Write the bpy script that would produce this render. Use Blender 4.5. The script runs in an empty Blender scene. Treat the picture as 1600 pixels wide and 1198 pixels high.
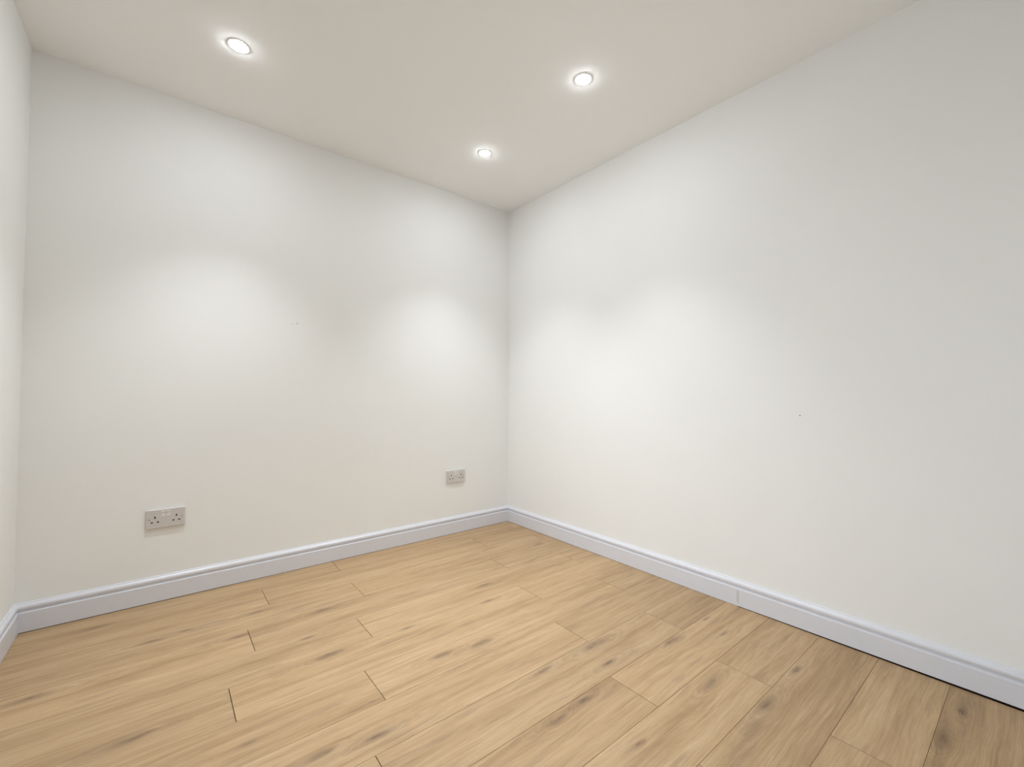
import bpy, bmesh, math, random
from mathutils import Vector, Matrix

# ------------------------------------------------------------------ camera, world, exposure
scene = bpy.context.scene
COL = scene.collection
FPX = 676.56                                    # focal length in pixels of the 1600 px wide frame
YAW, PITCH, ROLL = math.radians(39.027), math.radians(1.459), math.radians(0.243)
cam_data = bpy.data.cameras.new('camera')
cam_data.sensor_fit = 'HORIZONTAL'
cam_data.sensor_width = 36.0
cam_data.lens = FPX / 1600.0 * 36.0
cam_data.clip_start = 0.01
cam = bpy.data.objects.new('camera', cam_data)
COL.objects.link(cam)
fwd = Vector((math.sin(YAW) * math.cos(PITCH), math.cos(YAW) * math.cos(PITCH), math.sin(PITCH)))
rt0 = Vector((math.cos(YAW), -math.sin(YAW), 0))
up0 = rt0.cross(fwd)
rt = rt0 * math.cos(ROLL) + up0 * math.sin(ROLL)
up = -rt0 * math.sin(ROLL) + up0 * math.cos(ROLL)
m = Matrix((rt, up, -fwd)).transposed().to_4x4()
m.translation = Vector((-2.09997, -2.63444, 0.97033))
cam.matrix_world = m
scene.camera = cam

SKY_COLOR = (0.84, 0.92, 1.0, 1)
SKY_STRENGTH = 3.8
world = bpy.data.worlds.new('world')
scene.world = world
world.use_nodes = True
world.node_tree.nodes['Background'].inputs[0].default_value = SKY_COLOR
world.node_tree.nodes['Background'].inputs[1].default_value = SKY_STRENGTH       # even overcast daylight outside the window

scene.view_settings.view_transform = 'Standard'
scene.view_settings.look = 'None'
scene.view_settings.gamma = 1.0
scene.view_settings.use_curve_mapping = False
scene.view_settings.exposure = -0.03

LAMP_WATTS = 57.0
LAMP_COLOR = (0.905, 0.955, 1.0)
LAMP_ANGLE = 85.0
LAMP_BLEND = 1.0

# ------------------------------------------------------------------ room size (metres)
H = 2.40            # floor to ceiling
L = 2.545           # length of the socket wall
D = 2.95            # depth of the room
T = 0.018           # skirting thickness

# ------------------------------------------------------------------ helpers
def mesh_obj(name, verts, faces, mat, parent=None, smooth=False, loc=(0, 0, 0)):
    me = bpy.data.meshes.new(name)
    me.from_pydata(verts, [], faces)
    me.update()
    bm = bmesh.new(); bm.from_mesh(me)
    bmesh.ops.recalc_face_normals(bm, faces=bm.faces)
    bm.to_mesh(me); bm.free()
    if smooth:
        for p in me.polygons: p.use_smooth = True
    me.materials.append(mat)
    o = bpy.data.objects.new(name, me)
    COL.objects.link(o)
    o.location = loc
    if parent: o.parent = parent
    return o

def box(name, a, b, mat, parent=None, bevel=0.0, seg=2):
    bm = bmesh.new()
    c = [(a[i] + b[i]) / 2 for i in range(3)]
    bmesh.ops.create_cube(bm, size=1.0, matrix=Matrix.Translation(c) @ Matrix.Diagonal([abs(b[i] - a[i]) for i in range(3)] + [1]))
    if bevel:
        bmesh.ops.bevel(bm, geom=list(bm.edges), offset=bevel, segments=seg, affect='EDGES', profile=0.5)
    me = bpy.data.meshes.new(name); bm.to_mesh(me); bm.free()
    me.materials.append(mat)
    o = bpy.data.objects.new(name, me); COL.objects.link(o)
    if parent: o.parent = parent
    return o

def lathe(name, prof, mat, parent=None, n=40, closed=False, smooth=True):
    verts, faces = [], []
    for r, z in prof:
        for k in range(n):
            a = 2 * math.pi * k / n
            verts.append((r * math.cos(a), r * math.sin(a), z))
    m_ = len(prof)
    for i in range(m_ if closed else m_ - 1):
        j = (i + 1) % m_
        for k in range(n):
            k2 = (k + 1) % n
            faces.append((i * n + k, i * n + k2, j * n + k2, j * n + k))
    if not closed:
        faces.append(tuple(range(n)))
        faces.append(tuple((m_ - 1) * n + k for k in range(n)))
    return mesh_obj(name, verts, faces, mat, parent, smooth)

def tag(o, label=None, cat=None, group=None, kind=None):
    if label: o['label'] = label
    if cat: o['category'] = cat
    if group: o['group'] = group
    if kind: o['kind'] = kind
    return o

class NT:
    """tiny node-graph helper"""
    def __init__(s, name):
        s.mat = bpy.data.materials.new(name); s.mat.use_nodes = True
        s.t = s.mat.node_tree; s.b = s.t.nodes['Principled BSDF']
    def n(s, typ, **kw):
        nd = s.t.nodes.new(typ)
        for k, v in kw.items(): setattr(nd, k, v)
        return nd
    def put(s, sock, v):
        if isinstance(v, bpy.types.NodeSocket): s.t.links.new(v, sock)
        else: sock.default_value = v
    def math(s, op, a, b=0.0, c=None, clamp=False):
        nd = s.n('ShaderNodeMath', operation=op, use_clamp=clamp)
        s.put(nd.inputs[0], a); s.put(nd.inputs[1], b)
        if c is not None: s.put(nd.inputs[2], c)
        return nd.outputs[0]
    def vmath(s, op, a, b=(0, 0, 0)):
        nd = s.n('ShaderNodeVectorMath', operation=op)
        s.put(nd.inputs[0], a); s.put(nd.inputs[1], b)
        return nd.outputs[0]
    def comb(s, x, y, z=0.0):
        nd = s.n('ShaderNodeCombineXYZ')
        for i, v in enumerate((x, y, z)): s.put(nd.inputs[i], v)
        return nd.outputs[0]
    def sep(s, v):
        nd = s.n('ShaderNodeSeparateXYZ'); s.put(nd.inputs[0], v); return nd.outputs
    def noise(s, vec, scale=1.0, detail=2.0, rough=0.5, dist=0.0):
        nd = s.n('ShaderNodeTexNoise')
        s.put(nd.inputs['Vector'], vec)
        nd.inputs['Scale'].default_value = scale; nd.inputs['Detail'].default_value = detail
        nd.inputs['Roughness'].default_value = rough; nd.inputs['Distortion'].default_value = dist
        return nd.outputs[0]
    def ramp(s, fac, stops):
        nd = s.n('ShaderNodeValToRGB'); s.put(nd.inputs[0], fac)
        e = nd.color_ramp.elements
        while len(e) < len(stops): e.new(0.5)
        for i, (p, c) in enumerate(stops):
            e[i].position = p; e[i].color = (*c, 1) if len(c) == 3 else c
        return nd.outputs[0]
    def mix(s, fac, a, b, blend='MIX'):
        nd = s.n('ShaderNodeMix', data_type='RGBA', blend_type=blend)
        s.put(nd.inputs[0], fac)
        s.put(nd.inputs[6], a if isinstance(a, bpy.types.NodeSocket) else (*a, 1))
        s.put(nd.inputs[7], b if isinstance(b, bpy.types.NodeSocket) else (*b, 1))
        return nd.outputs[2]
    def bump(s, h, strength, dist):
        nd = s.n('ShaderNodeBump'); nd.inputs['Strength'].default_value = strength
        nd.inputs['Distance'].default_value = dist; s.put(nd.inputs['Height'], h)
        s.t.links.new(nd.outputs[0], s.b.inputs['Normal'])
    def base(s, v): s.put(s.b.inputs['Base Color'], v if isinstance(v, bpy.types.NodeSocket) else (*v, 1))

# ------------------------------------------------------------------ materials
def paint(name, col, rough, peel=0.25, blotch=0.02):
    g = NT(name)
    tc = g.n('ShaderNodeTexCoord').outputs['Object']
    big = g.noise(tc, 2.2, 4, 0.55)
    c2 = tuple(c * (1 - blotch * 2) for c in col)
    g.base(g.mix(g.math('MULTIPLY', big, 1.0), col, c2))
    fine = g.noise(tc, 260, 2, 0.5)
    soft = g.noise(tc, 7, 3, 0.5)
    g.b.inputs['Roughness'].default_value = rough
    g.b.inputs['Specular IOR Level'].default_value = 0.25
    g.bump(g.math('ADD', g.math('MULTIPLY', fine, 0.0006), g.math('MULTIPLY', soft, 0.004)), peel, 1.0)
    return g.mat

def plain(name, col, rough=0.4, spec=0.4, metal=0.0):
    g = NT(name)
    tc = g.n('ShaderNodeTexCoord').outputs['Object']
    v = g.noise(tc, 35, 2, 0.5)
    g.base(g.mix(v, tuple(min(1, c * 1.02) for c in col), tuple(c * 0.97 for c in col)))
    g.b.inputs['Roughness'].default_value = rough
    g.b.inputs['Specular IOR Level'].default_value = spec
    g.b.inputs['Metallic'].default_value = metal
    return g.mat

def emissive(name, col, strength):
    g = NT(name)
    g.base((0.9, 0.9, 0.9))
    g.b.inputs['Emission Color'].default_value = (*col, 1)
    g.b.inputs['Emission Strength'].default_value = strength
    return g.mat

def oak(name):
    """oak plank: grain along the plank's own x axis; knots come from the plank's knot_a..knot_d (x, y, size)"""
    g = NT(name)
    tc = g.n('ShaderNodeTexCoord').outputs['Object']
    rnd = g.n('ShaderNodeObjectInfo').outputs['Random']
    x, y, z = g.sep(tc)
    M, A, S = (lambda p, q, c=False: g.math('MULTIPLY', p, q, clamp=c)), (lambda p, q: g.math('ADD', p, q)), (lambda p, q, c=False: g.math('SUBTRACT', p, q, clamp=c))
    ex = lambda p: g.math('EXPONENT', p)
    ox, oy = M(rnd, 57.0), M(rnd, 23.0)
    X = A(x, ox)
    def nz(sx, yy, sy, seed, detail=3, rough=0.55, dist=0.0):
        return g.noise(g.comb(M(X, sx), M(yy, sy), A(oy, seed)), 1.0, detail, rough, dist)
    # slow wander of the grain
    yw = A(y, M(S(nz(1.6, y, 5.0, 0.0), 0.5), 0.062))
    yw = A(yw, M(S(nz(6.0, y, 22.0, 5.0, 2), 0.5), 0.004))
    brk = nz(22.0, y, 90.0, 3.0, 3, 0.6)
    dark = None; ring = None
    for i, k in enumerate('abcd'):
        at = g.n('ShaderNodeAttribute', attribute_type='OBJECT', attribute_name='knot_' + k)
        kx, ky, ks = g.sep(at.outputs['Vector'])
        has = g.math('GREATER_THAN', ks, 0.0005)
        kk = g.math('MAXIMUM', ks, 0.001)
        bend = M(S(nz(7.0, y, 9.0, 7.0 + i, 1), 0.5), 0.021)
        dx = g.math('DIVIDE', S(x, kx), M(kk, 3.6))
        dy = g.math('DIVIDE', S(A(y, bend), ky), kk)
        dx2, dy2 = M(dx, dx), M(dy, dy)
        r2 = A(dx2, dy2)
        r = g.math('SQRT', r2)
        core = M(has, ex(M(A(r2, M(S(brk, 0.5), 2.4)), -2.0)))
        tail = M(has, ex(M(A(M(dx2, 0.16), M(dy2, 0.9)), -1.0)))
        tail = M(tail, g.math('MULTIPLY', S(brk, 0.36, True), 3.2, clamp=True))
        spot = A(M(core, 0.66), M(tail, 0.50))
        fall = M(has, ex(M(A(M(dx2, 0.10), M(dy2, 0.14)), -1.0)))
        yw = A(yw, M(M(g.math('DIVIDE', dy, A(r, 0.7)), fall), M(kk, -1.5)))
        rg = g.noise(g.comb(M(r, 5.5), float(i) * 3.1, oy), 1.0, 2, 0.6)
        rg = M(S(rg, 0.5), M(fall, 0.50))
        dark = spot if dark is None else g.math('MAXIMUM', dark, spot)
        ring = rg if ring is None else A(ring, rg)
    broad = nz(0.75, yw, 11.0, 0.0, 3)
    mid = nz(1.7, yw, 46.0, 2.0, 5, 0.62)
    fine = nz(5.0, yw, 260.0, 4.0, 4, 0.65)
    pore = nz(40.0, yw, 900.0, 6.0, 1)
    v = A(A(M(S(broad, 0.5), 0.46), M(S(mid, 0.5), 0.48)), M(S(fine, 0.5), 0.46))
    fleck = nz(9.0, yw, 75.0, 12.0, 4, 0.7)
    v = A(v, M(S(fleck, 0.5), 0.32))
    v = A(A(v, M(ring, 0.70)), 0.515)
    col = g.ramp(v, [(0.25, OAK[0]), (0.42, OAK[1]), (0.55, OAK[2]), (0.74, OAK[3])])
    # greyish brown mineral streaks, short and along the grain
    stk = nz(2.6, yw, 26.0, 9.0, 6, 0.66)
    stk = M(M(S(stk, 0.55, True), 7.0, True), A(0.45, M(brk, 0.9)), True)
    col = g.mix(M(stk, 0.58), col, OAK[4])
    col = g.mix(M(S(pore, 0.60, True), 1.2, True), col, OAK[0])
    col = g.mix(M(dark, 0.80, True), col, OAK[5])
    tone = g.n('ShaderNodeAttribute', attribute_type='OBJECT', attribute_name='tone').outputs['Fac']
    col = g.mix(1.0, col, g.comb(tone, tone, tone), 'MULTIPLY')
    g.base(col)
    g.b.inputs['Roughness'].default_value = 0.50
    g.b.inputs['Specular IOR Level'].default_value = 0.32
    g.bump(A(M(fine, 0.00006), M(dark, -0.0001)), 0.6, 1.0)
    return g.mat
# pale sapwood to dark growth lines, mineral streak, knot
OAK = [(0.262, 0.164, 0.086), (0.368, 0.241, 0.127), (0.440, 0.298, 0.164), (0.515, 0.368, 0.222), (0.222, 0.149, 0.095), (0.150, 0.094, 0.060)]

M_WALL = paint('wall_paint', (0.90, 0.898, 0.874), 0.75)
M_CEIL = paint('ceiling_paint', (0.965, 0.957, 0.938), 0.85, 0.15, 0.005)
M_GLOSS = plain('skirting_gloss_paint', (0.725, 0.73, 0.775), 0.32, 0.45)
M_FILL = plain('joint_filler', (0.62, 0.61, 0.60), 0.7, 0.3)
M_SUB = plain('underlay', (0.035, 0.022, 0.014), 0.95, 0.1)
M_OAK = oak('oak_laminate')
M_PLATE = plain('socket_plastic', (0.65, 0.61, 0.585), 0.35, 0.45)
M_ROCK = plain('rocker_plastic', (0.82, 0.80, 0.78), 0.3, 0.5)
M_HOLE = plain('socket_pin_hole', (0.015, 0.013, 0.012), 0.8, 0.2)
M_SCREW = plain('screw_steel', (0.30, 0.28, 0.27), 0.4, 0.5, 0.6)
M_BEZEL = plain('downlight_white_metal', (0.86, 0.86, 0.86), 0.4, 0.4)
M_LENS = emissive('downlight_lens', LAMP_COLOR, 305.0)
M_GROUND = plain('ground_paving', (0.64, 0.63, 0.60), 0.9, 0.2)
def pane_glass():
    g = NT('window_glass')
    tr = g.n('ShaderNodeBsdfTransparent'); gl = g.n('ShaderNodeBsdfGlossy'); mx = g.n('ShaderNodeMixShader')
    gl.inputs['Roughness'].default_value = 0.02
    fr = g.n('ShaderNodeFresnel'); fr.inputs[0].default_value = 1.45
    g.t.links.new(fr.outputs[0], mx.inputs[0]); g.t.links.new(tr.outputs[0], mx.inputs[1]); g.t.links.new(gl.outputs[0], mx.inputs[2])
    g.t.links.new(mx.outputs[0], g.t.nodes['Material Output'].inputs['Surface'])
    return g.mat
M_PANE = pane_glass()
M_MARK = plain('filled_hole_grey', (0.42, 0.42, 0.41), 0.9, 0.1)

# ------------------------------------------------------------------ shell
W = 0.10
def struct(o): o['kind'] = 'structure'; return o
wall_back = struct(box('wall_back', (-L - W, 0, 0), (W, W, H), M_WALL))
wall_right = struct(box('wall_right', (0, -D, 0), (W, 0, H), M_WALL))
# side wall with a window opening, just out of the photograph on the near side
WY0, WY1, WZ0, WZ1 = -2.70, -1.10, 0.135, 1.80
def wall_with_hole():
    xs = (-L - W, -L); ys = (-D, WY0, WY1, 0.0); zs = (0.0, WZ0, WZ1, H)
    vs, fs = [], []
    for y in ys:
        for z in zs:
            for x in xs: vs.append((x, y, z))
    I = lambda i, j, k: (i * 4 + j) * 2 + k
    for i in range(3):
        for j in range(3):
            if (i, j) == (1, 1): continue
            for k in range(2): fs.append((I(i, j, k), I(i + 1, j, k), I(i + 1, j + 1, k), I(i, j + 1, k)))
    for i in range(3):
        for j in (0, 3): fs.append((I(i, j, 0), I(i + 1, j, 0), I(i + 1, j, 1), I(i, j, 1)))
    for j in range(3):
        for i in (0, 3): fs.append((I(i, j, 0), I(i, j + 1, 0), I(i, j + 1, 1), I(i, j, 1)))
    for a, b in (((1, 1), (2, 1)), ((2, 1), (2, 2)), ((2, 2), (1, 2)), ((1, 2), (1, 1))):
        fs.append((I(*a, 0), I(*b, 0), I(*b, 1), I(*a, 1)))
    return mesh_obj('wall_left', vs, fs, M_WALL)
wall_left = struct(wall_with_hole())
window_1 = bpy.data.objects.new('window_1', None); COL.objects.link(window_1); struct(window_1)
window_1.location = (-L - 0.06, (WY0 + WY1) / 2, WZ0)
hw, wh = (WY1 - WY0) / 2, WZ1 - WZ0
for nm, a, b in (('frame_jamb', (-0.03, -hw, 0), (0.03, -hw + 0.055, wh)), ('frame_jamb', (-0.03, hw - 0.055, 0), (0.03, hw, wh)),
                 ('frame_rail', (-0.03, -hw + 0.055, 0), (0.03, hw - 0.055, 0.055)), ('frame_rail', (-0.03, -hw + 0.055, wh - 0.055), (0.03, hw - 0.055, wh)),
                 ('mullion', (-0.03, -0.03, 0.055), (0.03, 0.03, wh - 0.055)),
                 ('pane', (-0.004, -hw + 0.055, 0.055), (0.0, -0.03, wh - 0.055)), ('pane', (-0.004, 0.03, 0.055), (0.0, hw - 0.055, wh - 0.055)),
                 ('window_sill', (0.03, -hw, 0.0), (0.085, hw, 0.016))):
    box(nm, a, b, M_PANE if nm == 'pane' else M_GLOSS, window_1, 0.0 if nm == 'pane' else 0.002)
pd = bpy.data.lights.new('window_daylight', 'AREA')            # sampling portal: gives no light of its own, only guides the sky's
pd.shape = 'RECTANGLE'; pd.size = 2 * hw; pd.size_y = wh
pd.cycles.is_portal = True
po = bpy.data.objects.new('window_daylight', pd); COL.objects.link(po)
po.matrix_world = Matrix(((0, 0, -1, -L - W - 0.01), (1, 0, 0, (WY0 + WY1) / 2), (0, -1, 0, (WZ0 + WZ1) / 2), (0, 0, 0, 1)))
ground = struct(box('ground', (-40, -30, -0.9), (-L - W, 30, -0.6), M_GROUND))
wall_front = struct(box('wall_front', (-L - W, -D - W, 0), (W, -D, H), M_WALL))
ceiling = struct(box('ceiling', (-L - W, -D - W, H), (W, W, H + W), M_CEIL))
floor = struct(box('floor', (-L - W, -D - W, -0.10), (W, W, -0.0115), M_SUB))

# little filled fixing holes in the paint
def dent(name, pos, axis, r, parent):
    n = 10
    vs, fs = [], []
    rng = random.Random(int(pos[2] * 1000))
    for lvl, rr in ((0.0, 1.0), (0.0004, 0.6)):
        for k in range(n):
            a = 2 * math.pi * k / n
            q = r * rr * (0.8 + 0.4 * rng.random())
            vs.append((q * math.cos(a), -lvl, q * math.sin(a)) if axis == 'y' else (-lvl, q * math.cos(a), q * math.sin(a)))
    for k in range(n): fs.append((k, (k + 1) % n, n + (k + 1) % n, n + k))
    fs.append(tuple(range(n, 2 * n)))
    return mesh_obj(name, vs, fs, M_MARK, parent, loc=pos)
dent('fixing_hole', (-1.516, 0, 1.362), 'y', 0.0032, wall_back)
dent('fixing_hole', (-1.540, 0, 1.359), 'y', 0.0022, wall_back)
dent('fixing_hole', (0, -1.977, 0.887), 'x', 0.0030, wall_right)

# ------------------------------------------------------------------ floor planks
PW, PL, Y0 = 0.1862, 1.2345, 0.006
GAP_L, GAP_E = 0.0007, 0.0019
X_MIN, X_MAX = -L + 0.016, -0.0165
Y_MIN, Y_MAX = -D + 0.016, -0.0165
joint_x = {0: -1.313, 1: -1.694, 2: -1.321, 3: -1.805, 4: -1.424, 5: -1.908, 6: -1.5265, 7: -0.774, 8: -1.634,
           9: -0.878, 10: -0.498, 11: -0.981, 12: -0.592, 13: -1.083, 14: -0.69, 15: -1.18, 16: -0.79}
# knots measured on the floor: x, y, size
KNOTS = [(-1.749, -0.411, 0.016), (-1.836, -0.589, 0.016), (-2.109, -0.417, 0.014), (-2.001, -0.403, 0.008), (-2.139, -1.000, 0.014), (-2.112, -1.001, 0.009),
         (-1.894, -1.222, 0.008), (-2.406, -0.589, 0.020), (-1.630, -0.771, 0.010), (-1.592, -0.942, 0.020), (-1.269, -1.200, 0.016), (-1.123, -1.226, 0.016),
         (-1.563, -1.279, 0.006), (-1.602, -1.424, 0.018), (-1.752, -1.388, 0.016), (-1.519, -0.579, 0.016), (-0.889, -0.966, 0.010), (-1.288, -0.947, 0.012),
         (-0.794, -0.818, 0.014), (-0.770, -1.508, 0.024), (-1.034, -1.691, 0.018), (-1.033, -1.504, 0.014), (-0.520, -1.685, 0.018), (-0.642, -1.907, 0.016),
         (-0.604, -2.065, 0.021), (-1.045, -1.906, 0.008), (-1.157, -1.694, 0.012), (-0.246, -1.686, 0.008), (-0.818, -1.620, 0.014), (-0.336, -2.061, 0.012),
         (-0.157, -2.455, 0.016), (-0.351, -2.433, 0.016), (-0.181, -0.538, 0.012), (-2.290, -0.142, 0.012), (-0.302, -1.789, 0.010)]
meshes = {}
def plank_mesh(lx, ly):
    key = (round(lx, 4), round(ly, 4))
    if key in meshes: return meshes[key]
    a, b, c = lx / 2, ly / 2, 0.0007
    vs = []
    for dx, zz in ((0, -0.011), (0, -c), (c, 0)):
        vs += [(-a + dx, -b + dx, zz), (a - dx, -b + dx, zz), (a - dx, b - dx, zz), (-a + dx, b - dx, zz)]
    fs = [(3, 2, 1, 0), (8, 9, 10, 11)]
    for l in (0, 4):
        for k in range(4): fs.append((l + k, l + (k + 1) % 4, l + 4 + (k + 1) % 4, l + 4 + k))
    me = bpy.data.meshes.new('plank'); me.from_pydata(vs, [], fs); me.update()
    me.materials.append(M_OAK)
    meshes[key] = me
    return me
rng = random.Random(11)
for row, jx in joint_x.items():
    ya, yb = Y0 - PW * row - GAP_L / 2, Y0 - PW * (row + 1) + GAP_L / 2
    ya, yb = min(ya, Y_MAX), max(yb, Y_MIN)
    if ya - yb < 0.01: continue
    s = jx
    while s > X_MIN: s -= PL
    while s < X_MAX:
        xa, xb = max(s + GAP_E / 2, X_MIN), min(s + PL - GAP_E / 2, X_MAX)
        s += PL
        if xb - xa < 0.02: continue
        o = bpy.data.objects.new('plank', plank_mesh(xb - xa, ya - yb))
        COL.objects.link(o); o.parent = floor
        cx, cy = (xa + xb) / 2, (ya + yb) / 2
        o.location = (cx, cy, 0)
        o['tone'] = rng.uniform(0.98, 1.08) if row < 9 else rng.uniform(1.03, 1.12)      # random board tone; near rows painted paler to make up for dim light
        mine = [k for k in KNOTS if xa < k[0] < xb and yb < k[1] < ya]
        mine.sort(key=lambda k: -k[2])
        for i, nm in enumerate('abcd'):
            k = mine[i] if i < len(mine) else None
            o['knot_' + nm] = [k[0] - cx, k[1] - cy, k[2]] if k else [0.0, 0.0, 0.0]

# ------------------------------------------------------------------ skirting boards
PROF = [(0.0000, 0.1170), (0.0030, 0.1170), (0.0045, 0.1160), (0.0054, 0.1138), (0.0057, 0.1124), (0.0086, 0.1108),
        (0.0122, 0.1072), (0.0146, 0.1030), (0.0154, 0.0990), (0.0149, 0.0945), (0.0131, 0.0898), (0.0108, 0.0860),
        (0.0098, 0.0835), (0.0102, 0.0816), (0.0165, 0.0808), (0.0177, 0.0799), (T, 0.0780)]
def board(name, p0, p1, nrm, m0, m1, z0, z1, parent):
    """one moulded board from p0 to p1; nrm points into the room, m0/m1 = mitre (+1 longer, -1 shorter, 0 square)"""
    p0, p1, nrm = Vector(p0), Vector(p1), Vector(nrm)
    d = (p1 - p0).normalized()
    vs, fs = [], []
    for p, mt, zb in ((p0, m0, z0), (p1, m1, z1)):
        sgn = 1 if p is p0 else -1
        pr = PROF + [(T, zb + 0.0006), (T - 0.0006, zb), (0.0, zb)]
        for dd, zz in pr:
            q = p + nrm * dd + d * (sgn * mt * dd)
            vs.append((q.x, q.y, zz))
    n = len(PROF) + 3
    for k in range(n): fs.append((k, (k + 1) % n, n + (k + 1) % n, n + k))
    fs.append(tuple(range(n))); fs.append(tuple(range(n, 2 * n)))
    return mesh_obj(name, vs, fs, M_GLOSS, parent)
bb_back = struct(board('baseboard_back', (-L, 0, 0), (0, 0, 0), (0, -1, 0), 1, 1, 0.0024, 0.0014, None))
bb_left = struct(board('baseboard_left', (-L, 0, 0), (-L, -D, 0), (1, 0, 0), 1, 1, 0.0012, 0.0012, None))
bb_front = struct(board('baseboard_front', (-L, -D, 0), (0, -D, 0), (0, 1, 0), 1, 1, 0.0012, 0.0012, None))
JY = -1.724
bb_right = bpy.data.objects.new('baseboard_right', None); COL.objects.link(bb_right); struct(bb_right)
board('board', (0, 0, 0), (0, JY, 0), (-1, 0, 0), 1, 0, 0.0020, 0.0008, bb_right)
board('board', (0, JY - 0.0006, 0), (0, -D, 0), (-1, 0, 0), 0, 1, 0.0022, 0.0098, bb_right)
# smear of filler over the butt joint
mesh_obj('filler_smear', [(-T - 0.0003, JY + 0.006, 0.018), (-T - 0.0003, JY - 0.004, 0.015), (-T - 0.0003, JY - 0.006, 0.050),
                          (-T - 0.0003, JY - 0.005, 0.072), (-T - 0.0003, JY + 0.004, 0.074), (-T - 0.0003, JY + 0.007, 0.045),
                          (-T + 0.002, JY + 0.006, 0.018), (-T + 0.002, JY - 0.004, 0.015), (-T + 0.002, JY - 0.006, 0.050),
                          (-T + 0.002, JY - 0.005, 0.072), (-T + 0.002, JY + 0.004, 0.074), (-T + 0.002, JY + 0.007, 0.045)],
         [(0, 1, 2, 3, 4, 5), (6, 7, 8, 9, 10, 11)] + [(k, (k + 1) % 6, 6 + (k + 1) % 6, 6 + k) for k in range(6)], M_FILL, bb_right)

# ------------------------------------------------------------------ double wall sockets
def make_socket():
    root = bpy.data.objects.new('double_socket', None); COL.objects.link(root)
    pl = box('faceplate', (-0.073, -0.0115, -0.043), (0.073, 0.0, 0.043), M_PLATE, root, 0.0022, 3)
    f = -0.0115
    for sx in (-1, 1):
        cx = sx * 0.0395
        box('pin_hole', (cx - 0.0025, f - 0.0003, 0.0028), (cx + 0.0025, f + 0.003, 0.0125), M_HOLE, pl)
        for px in (-0.0111, 0.0111):
            box('pin_hole', (cx + px - 0.0042, f - 0.0003, -0.0170), (cx + px + 0.0042, f + 0.003, -0.0118), M_HOLE, pl)
        sc = lathe('screw', [(0.0030, 0.0), (0.0030, 0.0006), (0.0022, 0.0011), (0.0002, 0.0012)], M_SCREW, pl, 14)
        sc.matrix_local = Matrix.Translation((sx * 0.0603, f + 0.0002, 0)) @ Matrix.Rotation(math.pi / 2, 4, 'X')
        # surround and rocker: the rocker tips forward at the top
        rx = sx * 0.0092
        rk = mesh_obj('rocker_switch', [(rx - 0.0074, f + 0.001, 0.010), (rx + 0.0074, f + 0.001, 0.010), (rx + 0.0074, f + 0.001, 0.034), (rx - 0.0074, f + 0.001, 0.034),
                                        (rx - 0.0070, f - 0.0006, 0.0106), (rx + 0.0070, f - 0.0006, 0.0106), (rx + 0.0070, f - 0.0012, 0.0220), (rx - 0.0070, f - 0.0012, 0.0220),
                                        (rx + 0.0070, f - 0.0036, 0.0332), (rx - 0.0070, f - 0.0036, 0.0332)],
                      [(4, 5, 6, 7), (7, 6, 8, 9), (0, 1, 5, 4), (9, 8, 2, 3), (0, 4, 7, 9, 3), (1, 2, 8, 6, 5), (3, 2, 1, 0)], M_ROCK, root)
    return root
def copy_tree(o, parent=None):
    c = o.copy(); COL.objects.link(c); c.parent = parent
    for ch in list(o.children): copy_tree(ch, c)
    return c
s1 = make_socket()
s2 = copy_tree(s1)
s1.location = (-2.0705, 0, 0.3825)
s2.location = (-0.4755, 0, 0.3955)
GS = 'double sockets on the wall above the skirting'
tag(s1, 'greyish white double wall socket on the stretch of wall next to the narrow side wall', 'socket', GS)
tag(s2, 'off-white double wall socket with twin rockers close to the corner of the two long walls', 'socket', GS)

# ------------------------------------------------------------------ recessed ceiling downlights
def make_downlight():
    root = bpy.data.objects.new('downlight', None); COL.objects.link(root)
    lathe('bezel', [(0.0415, 0.0), (0.0413, -0.0007), (0.0404, -0.0013), (0.0380, -0.0017), (0.0345, -0.0018), (0.0320, -0.0017), (0.0310, -0.0012), (0.0306, 0.0)],
          M_BEZEL, root, 48, closed=True)
    dome = [(0.0304, -0.0004)] + [(0.0304 * math.cos(a), -0.0012 - 0.0056 * math.sin(a)) for a in [math.radians(d) for d in range(0, 90, 10)]] + [(0.0004, -0.0068)]
    lathe('lens', dome, M_LENS, root, 48)
    ld = bpy.data.lights.new('lamp_beam', 'SPOT')
    ld.energy = LAMP_WATTS; ld.color = LAMP_COLOR
    ld.spot_size = math.radians(LAMP_ANGLE); ld.spot_blend = LAMP_BLEND
    ld.shadow_soft_size = 0.028
    lo = bpy.data.objects.new('lamp_beam', ld); COL.objects.link(lo)
    lo.parent = root; lo.location = (0, 0, -0.040)
    return root
d1 = make_downlight()
GD = 'recessed downlights in the ceiling'
spots = [((-1.878, -0.564), 'lit round white downlight in the ceiling next to the narrow side wall'),
         ((-0.634, -0.561), 'lit round white ceiling downlight closest to the corner of the two long walls'),
         ((-0.640, -1.336), 'lit round white ceiling downlight beside the long wall without any sockets'),
         ((-1.878, -1.336), 'lit round white ceiling downlight over the open floor away from the socket wall')]
for i, ((x, y), lab) in enumerate(spots):
    d = d1 if i == 0 else copy_tree(d1)
    d.location = (x, y, H)
    tag(d, lab, 'ceiling light', GD)
